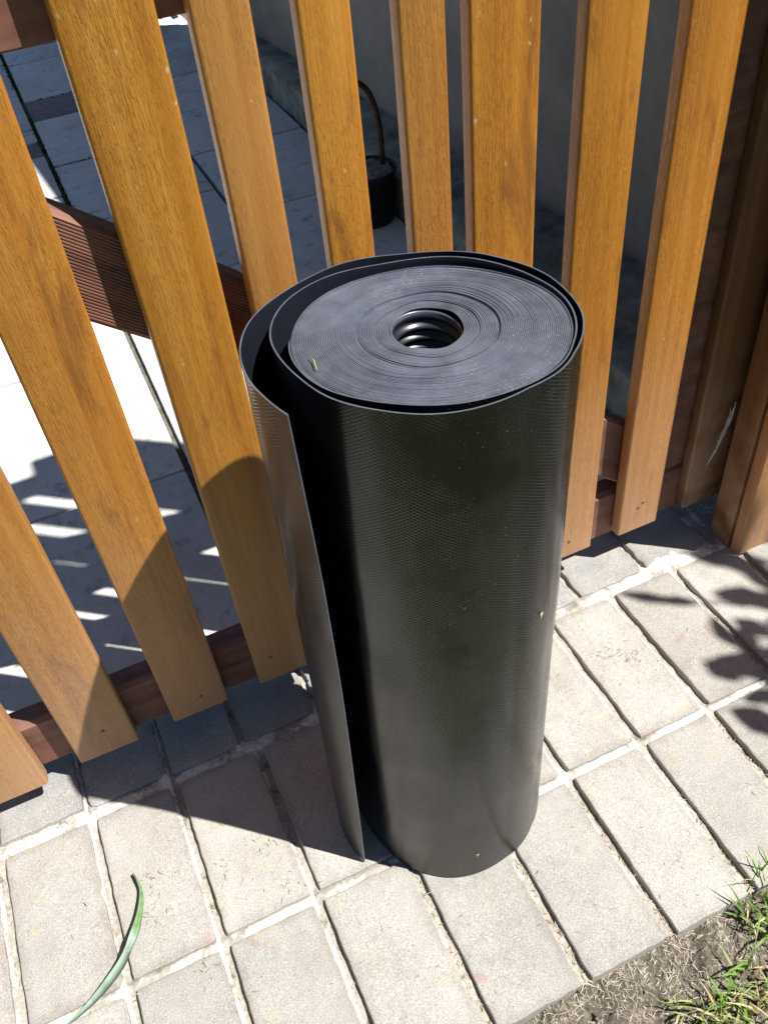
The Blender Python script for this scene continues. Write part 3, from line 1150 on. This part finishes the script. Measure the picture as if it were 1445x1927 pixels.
# outer wall and bottom
b = len(V)
for t in range(NT_ + 1):
    a = 2 * pi * t / NT_
    for z in (HC - 0.0005, HC * 0.66, HC * 0.33, 0.002):
        p = spt(1.0, a, z); V.append((p.x, p.y, z))
for t in range(NT_):
    for c in range(3):
        q = b + t * 4 + c
        F.append((q, q + 1, q + 5, q + 4)); MI.append(1)
b2 = len(V)
for t in range(NT_ + 1):
    a = 2 * pi * t / NT_
    for s in (0.0, 1.0):
        p = spt(s, a, 0.002); V.append((p.x, p.y, 0.002))
for t in range(NT_):
    q = b2 + t * 2
    F.append((q, q + 1, q + 3, q + 2)); MI.append(1)
me = mesh('tight_winding', V, F)
o = link('tight_winding', me, [M['edge'], M['smooth']], roll)
me.polygons.foreach_set('material_index', MI)
me.shade_smooth()
me.set_sharp_from_angle(angle=radians(50))
o.matrix_parent_inverse = RI

# inside of the hole: rounded rings pushed in and out of the innermost turns
V, F = [], []
NR = 560
for t in range(81):
    a = 2 * pi * t / 80
    for k in range(NR + 1):
        z = (HC - 0.0050) * (1 - k / NR) + 0.003 * (k / NR)
        ph = 2 * pi * ((HC - z) / 0.0088 + a / (2 * pi))
        fade = min(1.0, k / 6.0)
        r = hole_r(a) - 0.0010 - fade * (0.0018 + 0.0021 * cos(ph))
        p = lean(OC + Vector((cos(a), sin(a))) * r, z)
        V.append((p.x, p.y, z + 0.002 * sin(a - 0.6) * (1 - fade)))
for t in range(80):
    for k in range(NR):
        q = t * (NR + 1) + k
        F.append((q, q + 1, q + NR + 2, q + NR + 1))
o = link('ribbed_core', mesh('ribbed_core', V, F), M['tube'], roll, True)
o.matrix_parent_inverse = RI
# lip of the innermost turn, a little lower than the rest
V, F = [], []
for t in range(121):
    a = 2 * pi * t / 120
    for (dr, dz) in ((0.0012, -0.008), (0.0012, -0.0035), (0.0006, -0.0027), (-0.0003, -0.0027), (-0.0007, -0.0036), (-0.0007, -0.0062)):
        z = HC + dz + 0.0022 * sin(a - 0.9) - 0.001
        p = lean(OC + Vector((cos(a), sin(a))) * (hole_r(a) + dr - 0.0012), z)
        V.append((p.x, p.y, z))
for t in range(120):
    for k in range(5):
        q = t * 6 + k
        F.append((q, q + 6, q + 7, q + 1))
o = link('inner_lip', mesh('inner_lip', V, F), M['edge'], roll, True)
o.matrix_parent_inverse = RI

# ------------------------------------------------------------------ long leaf lying on the pavers
cr = [(-0.2700, 0.4335), (-0.2589, 0.4373), (-0.2379, 0.4451), (-0.2130, 0.4592), (-0.1865, 0.4756), (-0.1705, 0.4922), (-0.1605, 0.5126), (-0.1552, 0.5300), (-0.1546, 0.5446), (-0.1590, 0.5642)]
cl = [(-0.2700, 0.4335), (-0.2592, 0.4374), (-0.2393, 0.4457), (-0.2158, 0.4604), (-0.1925, 0.4785), (-0.1775, 0.4985), (-0.1660, 0.5158), (-0.1590, 0.5325), (-0.1567, 0.5450), (-0.1591, 0.5643)]
zz = [0.0020, 0.0050, 0.0115, 0.0190, 0.0225, 0.0215, 0.0170, 0.0120, 0.0085, 0.0110]
V, F, TI = [], [], []


def cat(P, t):
    n = len(P)
    i = min(int(t), n - 2)
    u = t - i
    p0, p1, p2, p3 = P[max(i - 1, 0)], P[i], P[i + 1], P[min(i + 2, n - 1)]
    return p1 * 1.0 + (p2 - p0) * (0.5 * u) + (p0 * 2 - p1 * 5 + p2 * 4 - p3) * (0.5 * u * u) + (p1 * 3 - p0 - p2 * 3 + p3) * (0.5 * u ** 3)


NL = 60
CR = [Vector((*p, 0)) for p in cr]
CL = [Vector((*p, 0)) for p in cl]
ZZ = [Vector((z, 0, 0)) for z in zz]
for i in range(NL + 1):
    t = (len(cr) - 1) * i / NL
    a, b_, z = cat(CR, t), cat(CL, t), cat(ZZ, t).x
    a = a + (a - b_) * 0.02
    tw = (a - b_).length
    for f in (0.0, 0.25, 0.5, 0.75, 1.0):
        p = a.lerp(b_, f)
        hz = 0.0016 + z * (0.25 + 0.75 * f) - 0.0012 * sin(pi * f)
        V.append((p.x * (1 - hz), p.y * (1 - hz), hz))
        m = fbm(p.x * 40, p.y * 40, 2)
        k = max(0, min(1, 0.5 + m * 0.9 + (t - 5.5) * 0.22))
        g1, g2 = (0.40, 0.52, 0.43), (0.22, 0.38, 0.16)
        vn = (0.86, 1.06, 0.92, 1.08, 0.84)[int(f * 4)] * (1 + 0.25 * fbm(p.x * 160, p.y * 160, 6))
        dry = max(0.0, min(1.0, (t - 8.3) * 1.6))
        gc = [(g1[c] * (1 - k) + g2[c] * k) * vn for c in range(3)]
        TI.append(tuple(gc[c] * (1 - dry) + (0.20, 0.15, 0.08)[c] * dry for c in range(3)))
for i in range(NL):
    for k in range(4):
        q = i * 5 + k
        F.append((q, q + 1, q + 6, q + 5))
# the far half folds down from the keel
b0 = len(V)
for i in range(NL + 1):
    r0, l0 = Vector(V[i * 5]), Vector(V[i * 5 + 4])
    sd = l0 - r0
    sd.z = 0
    V.append(l0 + sd * 0.12 - Vector((0, 0, l0.z * 0.45)))
    V.append(l0 + sd * 0.24 - Vector((0, 0, l0.z * 0.86)))
    TI += [TI[i * 5 + 4], TI[i * 5 + 4]]
for i in range(NL):
    q = b0 + i * 2
    F.append((i * 5 + 4, q, q + 2, i * 5 + 9))
    F.append((q, q + 1, q + 3, q + 2))


def tint_attr(me, cols):
    at = me.color_attributes.new('tint', 'FLOAT_COLOR', 'POINT')
    flat = []
    for c in cols:
        flat += [c[0], c[1], c[2], 1.0]
    at.data.foreach_set('color', flat)


me = mesh('strap_leaf', V, F)
tint_attr(me, TI)
M['dull_blade'] = mat_attr_foliage('dull_leaf_blade', 0.85, 0.08, 0.2)
leaf = link('strap_leaf', me, M['dull_blade'], None, True)
leaf.modifiers.new('thickness', 'SOLIDIFY').thickness = 0.0006
tag(leaf, 'long curved green strap leaf lying on the sunlit pavers', 'leaf')


# ------------------------------------------------------------------ grass, clippings, moss
def blade(V, F, T, x, y, z, L, wd, az, bend, tint, seg=4):
    b = len(V)
    dx, dy = cos(az), sin(az)
    px, py = -dy, dx
    for i in range(seg + 1):
        t = i / seg
        th = bend * t
        r = L * (sin(th) / bend if abs(bend) > 1e-3 else t) * 1.0
        # arc of a circle: horizontal and vertical reach
        hx = L / bend * (1 - cos(th)) if abs(bend) > 1e-3 else 0.0
        hz = L / bend * sin(th) if abs(bend) > 1e-3 else L * t
        w = wd * (1 - t ** 1.6) * (0.55 + 0.45 * min(1, t * 5)) + 0.0001
        cxx, cyy = x + dx * hx, y + dy * hx
        V.append((cxx + px * w, cyy + py * w, z + hz))
        V.append((cxx - px * w, cyy - py * w, z + hz + w * 0.4))
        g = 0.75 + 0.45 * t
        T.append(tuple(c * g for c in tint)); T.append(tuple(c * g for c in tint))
    for i in range(seg):
        q = b + i * 2
        F.append((q, q + 1, q + 3, q + 2))


def gtint(r):
    q = r.random()
    if q < 0.30:
        return (0.40 + 0.15 * r.random(), 0.35 + 0.13 * r.random(), 0.21)
    if q < 0.50:
        return (0.30, 0.40, 0.14)
    k = r.random()
    return (0.085 + 0.13 * k, 0.185 + 0.17 * k, 0.025 + 0.035 * k)


rg = random.Random(21)
V, F, T = [], [], []
tufts = [(0.4700, 0.222, 26, 0.030), (0.452, 0.232, 14, 0.02), (0.445, 0.205, 20, 0.018), (0.490, 0.20, 30, 0.03), (0.395, 0.168, 16, 0.016), (0.350, 0.163, 36, 0.026), (0.372, 0.145, 44, 0.03),
         (0.330, 0.140, 34, 0.028), (0.410, 0.140, 40, 0.03), (0.440, 0.165, 30, 0.03), (0.300, 0.128, 30, 0.025), (0.262, 0.150, 12, 0.014), (0.25, 0.12, 26, 0.03),
         (0.318, 0.176, 9, 0.010), (0.436, 0.222, 7, 0.008), (0.40, 0.19, 6, 0.008), (0.462, 0.236, 10, 0.012), (0.47, 0.18, 26, 0.03), (0.51, 0.225, 24, 0.025),
         (0.55, 0.22, 30, 0.03), (0.6, 0.20, 40, 0.04), (0.19, 0.115, 16, 0.025), (0.12, 0.10, 16, 0.03)]
for (tx, ty, n, rdx) in tufts:
    for _ in range(int(n * 0.85)):
        a = rg.uniform(0, 2 * pi); q = rdx * math.sqrt(rg.random())
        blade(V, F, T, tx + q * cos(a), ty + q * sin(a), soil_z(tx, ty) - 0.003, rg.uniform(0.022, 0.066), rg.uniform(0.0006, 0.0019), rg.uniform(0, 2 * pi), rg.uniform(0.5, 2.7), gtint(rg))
for _ in range(9000):
    x = rg.uniform(-0.45, 0.24); y = rg.uniform(-0.12, 0.205 - max(0.0, (x - 0.12) * 0.7))
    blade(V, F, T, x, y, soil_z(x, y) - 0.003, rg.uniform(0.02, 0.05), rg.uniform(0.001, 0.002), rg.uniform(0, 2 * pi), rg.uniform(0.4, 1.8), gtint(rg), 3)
for _ in range(30000):
    x = rg.gauss(0.35, 0.55)
    if not -1.05 < x < 1.65:
        continue
    y = -0.74 + 0.88 * rg.random()
    if y > 0.105 + 0.05 * fbm(x * 6, 3.3) or fbm(x * 4, y * 4, 8) > 0.28:
        continue
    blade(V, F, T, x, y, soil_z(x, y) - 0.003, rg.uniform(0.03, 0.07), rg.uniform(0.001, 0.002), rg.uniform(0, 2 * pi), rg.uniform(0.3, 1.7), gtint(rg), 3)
for _ in range(16000):
    x = rg.uniform(-3.0, 4.2)
    y = rg.uniform(-3.6, 0.2)
    if -1.05 < x < 1.65 and y > -0.72:
        continue
    blade(V, F, T, x, y, -0.078, rg.uniform(0.05, 0.10), rg.uniform(0.004, 0.008), rg.uniform(0, 2 * pi), rg.uniform(0.3, 1.5), gtint(rg), 2)
me = mesh('grass', V, F)
tint_attr(me, T)
tag(link('grass', me, M['blade']), 'green grass growing in the soil beside the paving', None, None, 'stuff')

# dry clippings on the soil, in the joints and a few on the pavers
V, F, T = [], [], []


def straw(x, y, z, L, w, az, tint, lift=0.3):
    b = len(V)
    cv = rg.uniform(-0.9, 0.9)
    px, py, pz = x, y, z
    a = az
    sl = rg.uniform(-lift, lift)
    for i in range(4):
        ww = w * (1.0 if 0 < i < 3 else 0.45)
        V.append((px - sin(a) * ww, py + cos(a) * ww, pz)); V.append((px + sin(a) * ww, py - cos(a) * ww, pz + ww * 0.6))
        T.append(tint); T.append(tint)
        px += cos(a) * L / 3; py += sin(a) * L / 3; pz = max(z - 0.0005, pz + sl * L / 3)
        a += cv * 0.5
    for i in range(3):
        q = b + i * 2
        F.append((q, q + 1, q + 3, q + 2))


def stint():
    k = rg.random()
    if k < 0.2:
        return (0.16, 0.115, 0.07)
    return (0.42 + 0.28 * k, 0.37 + 0.27 * k, 0.28 + 0.26 * k)


for _ in range(11000):
    x = rg.uniform(-0.05, 0.65); y = 0.240 - 0.16 * rg.random() ** 1.2
    if fbm(x * 17, y * 17, 2.2) < -0.02 and rg.random() < 0.5:
        continue
    straw(x, y, soil_z(x, y) + 0.0012, rg.uniform(0.002, 0.010) if rg.random() < 0.93 else rg.uniform(0.01, 0.022), rg.uniform(0.00009, 0.00030), rg.uniform(0, 2 * pi), stint())
for q in XJ:
    for _ in range(110 if q > 0.1 else 16):
        y = 0.24 + 0.19 * rg.random() ** (1.7 if q > 0.1 else 1)
        x = q + rg.uniform(-0.0045, 0.0045)
        straw(x, y, mortar_h(x, y) + 0.001, rg.uniform(0.003, 0.009), rg.uniform(0.0002, 0.0005), rg.uniform(0, 2 * pi), (0.33, 0.22, 0.12) if rg.random() < 0.4 else stint())
for _ in range(330):
    x = rg.uniform(-0.35, 0.85); y = rg.uniform(0.25, 0.70)
    tn = rg.choice([(0.10, 0.085, 0.04), (0.16, 0.17, 0.05), (0.13, 0.11, 0.07), (0.22, 0.18, 0.10), (0.5, 0.45, 0.35)])
    straw(x, y, 0.0012, rg.uniform(0.0025, 0.0075), rg.uniform(0.00015, 0.00032), rg.uniform(0, 2 * pi), tn, 0.1)
for (cx_, cy_, n) in [(-0.14, 0.545, 14), (-0.01, 0.53, 14), (-0.065, 0.52, 10), (-0.15, 0.505, 10), (-0.11, 0.43, 16), (0.0, 0.475, 12), (0.52, 0.55, 24), (0.50, 0.57, 16)]:
    for _ in range(n):
        straw(cx_ + rg.gauss(0, .008), cy_ + rg.gauss(0, .008), 0.0012, rg.uniform(0.003, 0.008), 0.00025, rg.uniform(0, 2 * pi), rg.choice([(0.13, 0.14, 0.045), (0.19, 0.17, 0.08)]), 0.1)
me = mesh('dry_clippings', V, F)
tint_attr(me, T)
tag(link('dry_clippings', me, M['straw']), 'dry grass clippings strewn over the soil and joints', None, None, 'stuff')

V, F, T = [], [], []
for _ in range(170):
    x = rg.uniform(0.0, 0.75); y = 0.238 - 0.13 * rg.random()
    k = rg.random()
    straw(x, y, soil_z(x, y) + 0.002, rg.uniform(0.003, 0.009), rg.uniform(0.0004, 0.0016), rg.uniform(0, 2 * pi), (0.07 + 0.26 * k, 0.050 + 0.20 * k, 0.036 + 0.15 * k), 0.5)
me = mesh('bark_chips', V, F)
tint_attr(me, T)
tag(link('bark_chips', me, M['straw']), 'brown bark chips and dead leaf bits on the soil', None, None, 'stuff')

# moss in the terrace joints
V, F, T = [], [], []
for _ in range(5200):
    pick = rg.random()
    if pick < 0.62:
        x = 0.090 + rg.gauss(0, 0.006); y = rg.uniform(2.1, 4.2)
    elif pick < 0.8:
        x = rg.uniform(0.03, 0.20) if rg.random() < 0.6 else rg.uniform(0.1, 0.45); y = rg.choice([2.28, 2.69, 3.08, 3.28, 3.70]) + rg.gauss(0, 0.005)
    else:
        x = 0.788 + rg.gauss(0, 0.008); y = rg.uniform(1.0, 3.3)
    if fbm(x * 9, y * 5, 6) < -0.12:
        continue
    k = rg.random()
    blade(V, F, T, x, y, -0.008, rg.uniform(0.007, 0.014), rg.uniform(0.002, 0.0045), rg.uniform(0, 2 * pi), rg.uniform(0.9, 2.4), (0.03 + 0.05 * k, 0.055 + 0.07 * k, 0.014), 2)
me = mesh('moss', V, F)
tint_attr(me, T)
tag(link('moss', me, M['blade']), 'dark green moss along the terrace slab joints', None, None, 'stuff')

# ------------------------------------------------------------------ leafy shrub outside the frame that shades the pavers on the right
shrub = empty('leafy_shrub', (1.75, -0.10, -0.03))
tag(shrub, 'leafy green shrub beside the path past the right edge', 'shrub')
rs = random.Random(4)
stemV, stemF, LV, LF = [], [], [], []
KX, KY = SDIR.x / SDIR.z, SDIR.y / SDIR.z


def leaf_shape(c, d, up, L, w):
    d = d.normalized()
    s = d.cross(up).normalized()
    n = s.cross(d)
    b = len(LV)
    for (t, ww, hz) in ((0, 0.02, 0), (0.2, 0.6, 0.03), (0.45, 1.0, 0.05), (0.75, 0.7, 0.03), (1.0, 0.02, -0.06)):
        p = c + d * (L * (t - 0.5)) + n * (hz * L)
        LV.append(p + s * (ww * w) + n * (0.12 * w)); LV.append(p); LV.append(p - s * (ww * w) + n * (0.12 * w))
    for i in range(4):
        q = b + i * 3
        LF.extend([(q, q + 1, q + 4, q + 3), (q + 1, q + 2, q + 5, q + 4)])


root = Vector((1.75, -0.10, -0.03))
# (ground spot that is shaded, leaf length, width, direction on the ground in degrees, height)
spots = [((0.600, 0.624), 0.085, 0.010, -40, 0.62), ((0.628, 0.600), 0.05, 0.010, -40, 0.60), ((0.735, 0.640), 0.10, 0.020, -40, 0.70), ((0.755, 0.612), 0.07, 0.018, -30, 0.72), ((0.715, 0.562), 0.085, 0.020, -40, 0.66),
         ((0.742, 0.540), 0.07, 0.018, -25, 0.66), ((0.650, 0.530), 0.060, 0.014, 85, 0.60), ((0.665, 0.505), 0.06, 0.015, 60, 0.62), ((0.690, 0.515), 0.06, 0.014, -60, 0.62), ((0.632, 0.475), 0.075, 0.020, -40, 0.58),
         ((0.606, 0.480), 0.05, 0.014, -70, 0.58), ((0.655, 0.455), 0.07, 0.018, -30, 0.58), ((0.665, 0.480), 0.05, 0.014, -30, 0.58), ((0.600, 0.400), 0.070, 0.020, -55, 0.54), ((0.615, 0.380), 0.06, 0.018, -20, 0.54),
         ((0.625, 0.425), 0.055, 0.013, -20, 0.56), ((0.700, 0.455), 0.08, 0.022, -40, 0.6), ((0.66, 0.42), 0.08, 0.02, 10, 0.6), ((0.70, 0.41), 0.08, 0.022, -10, 0.6), ((0.77, 0.57), 0.08, 0.022, -50, 0.7),
         ((0.74, 0.49), 0.08, 0.022, -40, 0.64), ((0.785, 0.53), 0.08, 0.022, -40, 0.66)]
for (g, L, w, dg, hz) in spots:
    hz *= 2.2
    L *= 1.05
    w *= 1.05
    c = Vector((g[0] + KX * hz, g[1] + KY * hz, hz))
    a = radians(dg)
    leaf_shape(c, Vector((cos(a), sin(a), rs.uniform(-.15, .15))), SDIR + Vector((rs.uniform(-.3, .3), rs.uniform(-.3, .3), 0)), L, w)
    mid = root.lerp(c, 0.55) + Vector((0, 0, 0.06))
    pts = [root + Vector((rs.uniform(-.03, .03), rs.uniform(-.03, .03), 0)), root.lerp(mid, 0.6) + Vector((0.02, 0, 0.05)), mid, c]
    tube(stemV, stemF, pts, [0.006, 0.004, 0.0025, 0.0012], 6)
for _ in range(420):
    hz = rs.uniform(0.5, 1.9)
    x = 1.72 + rs.gauss(0, 0.18); y = -0.10 + rs.gauss(0, 0.16)
    if x - KX * hz < 0.80 and y - KY * hz > 0.25:
        continue
    if x < 1.05:
        continue
    a = rs.uniform(0, 2 * pi)
    leaf_shape(Vector((x, y, hz)), Vector((cos(a), sin(a), rs.uniform(-.5, .3))), Vector((rs.uniform(-.5, .5), rs.uniform(-.5, .5), 1)), rs.uniform(0.05, 0.09), rs.uniform(0.010, 0.02))
SI = Matrix.Translation((-1.75, 0.10, 0.03))
o = link('stem', mesh('stem', stemV, stemF), M['bark'], shrub, True); o.matrix_parent_inverse = SI
o = link('foliage', mesh('foliage', LV, LF), M['leafshrub'], shrub); o.matrix_parent_inverse = SI

# ------------------------------------------------------------------ small things
# fluffy wisp of old cobweb hanging between slat and post
V, F = [], []
wp = [Vector((0.7545, 0.700, 0.2330)), Vector((0.7500, 0.698, 0.2080)), Vector((0.7430, 0.697, 0.1820)), Vector((0.7350, 0.696, 0.1600)), Vector((0.7245, 0.695, 0.1395))]
for s in range(16):
    t0 = rs.uniform(0, 0.45); t1 = min(1.0, t0 + rs.uniform(0.4, 0.75))
    if s < 4:
        t0, t1 = 0.05 * s, 1.0
    pts = []
    for i in range(9):
        t = (t0 + (t1 - t0) * i / 8) * 4
        p = cat(wp, t)
        sp = 0.0045 * (1 - t / 4) + 0.0004
        pts.append(p + Vector((rs.gauss(0, sp * .35) + sp * 0.5 * sin(s * 2.1), rs.gauss(0, sp * .3), rs.gauss(0, sp * .5))))
    tube(V, F, pts, 0.00034 if s > 3 else 0.0006, 5)
web = tag(link('cobweb_wisp', mesh('cobweb_wisp', V, F), M['web']), 'pale dusty cobweb wisp hanging beside the gate post', 'cobweb')


def clip_on(name, pts, rad_, mat, label, cat_, group=None):
    V, F = [], []
    tube(V, F, pts, rad_, 6)
    return tag(link(name, mesh(name, V, F), mat, None, True), label, cat_, group)


# green grass clipping on top of the roll near its left rim
def top_at(x, y):
    return HC + 0.0014


M['clip'] = mat_simple('fresh_clipping', (0.16, 0.30, 0.07), (0.30, 0.46, 0.16), 300, 0.6, 0.3)
tx, ty = 0.1395 * S_, 0.520 * S_
clip_on('grass_clipping', [(tx + 0.004, ty + 0.004, HC + 0.0028), (tx + 0.005, ty - 0.003, HC + 0.0032), (tx + 0.0035, ty - 0.009, HC + 0.0028), (tx + 0.003, ty - 0.014, HC + 0.0022)],
        [0.0002, 0.0006, 0.0006, 0.0002], M['clip'], 'small green grass clipping on the top of the black roll', 'grass clipping')


def crumb(name, px, py, label, s=0.0022):
    """crumb stuck to the outside of the roll: px,py is the direction and z the height"""
    return None


# crumbs sticking to the front of the roll
def on_roll(theta, z):
    best = None
    for i in range(NA + 1):
        if arc[i] < 0.45 or arc[i] > 1.05:
            continue
        d = abs(((A[i] - theta) + pi) % (2 * pi) - pi)
        if best is None or d < best[0]:
            best = (d, i)
    i = best[1]
    p = wrap_pt(i, z)
    n = (p - lean(OC, z)).normalized()
    return Vector((p.x, p.y, z)) + Vector((n.x, n.y, 0)) * (TS / 2 + 0.0006), Vector((n.x, n.y, 0))


for (th, z, s, lab) in ((-62, 0.395, 0.0030, 'pale dry petal crumb stuck to the middle of the roll'), (-100, 0.045, 0.0026, 'tan crumb stuck near the foot of the roll')):
    p, n = on_roll(radians(th), z)
    V, F = [], []
    tdir = Vector((-n.y, n.x, 0))
    pts = [(-1.0, 0.6), (0.1, 1.2), (0.9, 0.2), (0.2, -0.5), (-0.2, -1.7), (-0.5, -0.3)]
    for k in (0, 1):
        for (u, v_) in pts:
            V.append(p + tdir * (u * s * 0.7) + Vector((0, 0, v_ * s)) + n * (0.0006 * k * (1 + u)))
    F = [tuple(range(6)), tuple(reversed(range(6, 12)))] + [(i, i + 6, (i + 1) % 6 + 6, (i + 1) % 6) for i in range(6)]
    tag(link('dry_crumb', mesh('dry_crumb', V, F), M['crumb']), lab, 'crumb')
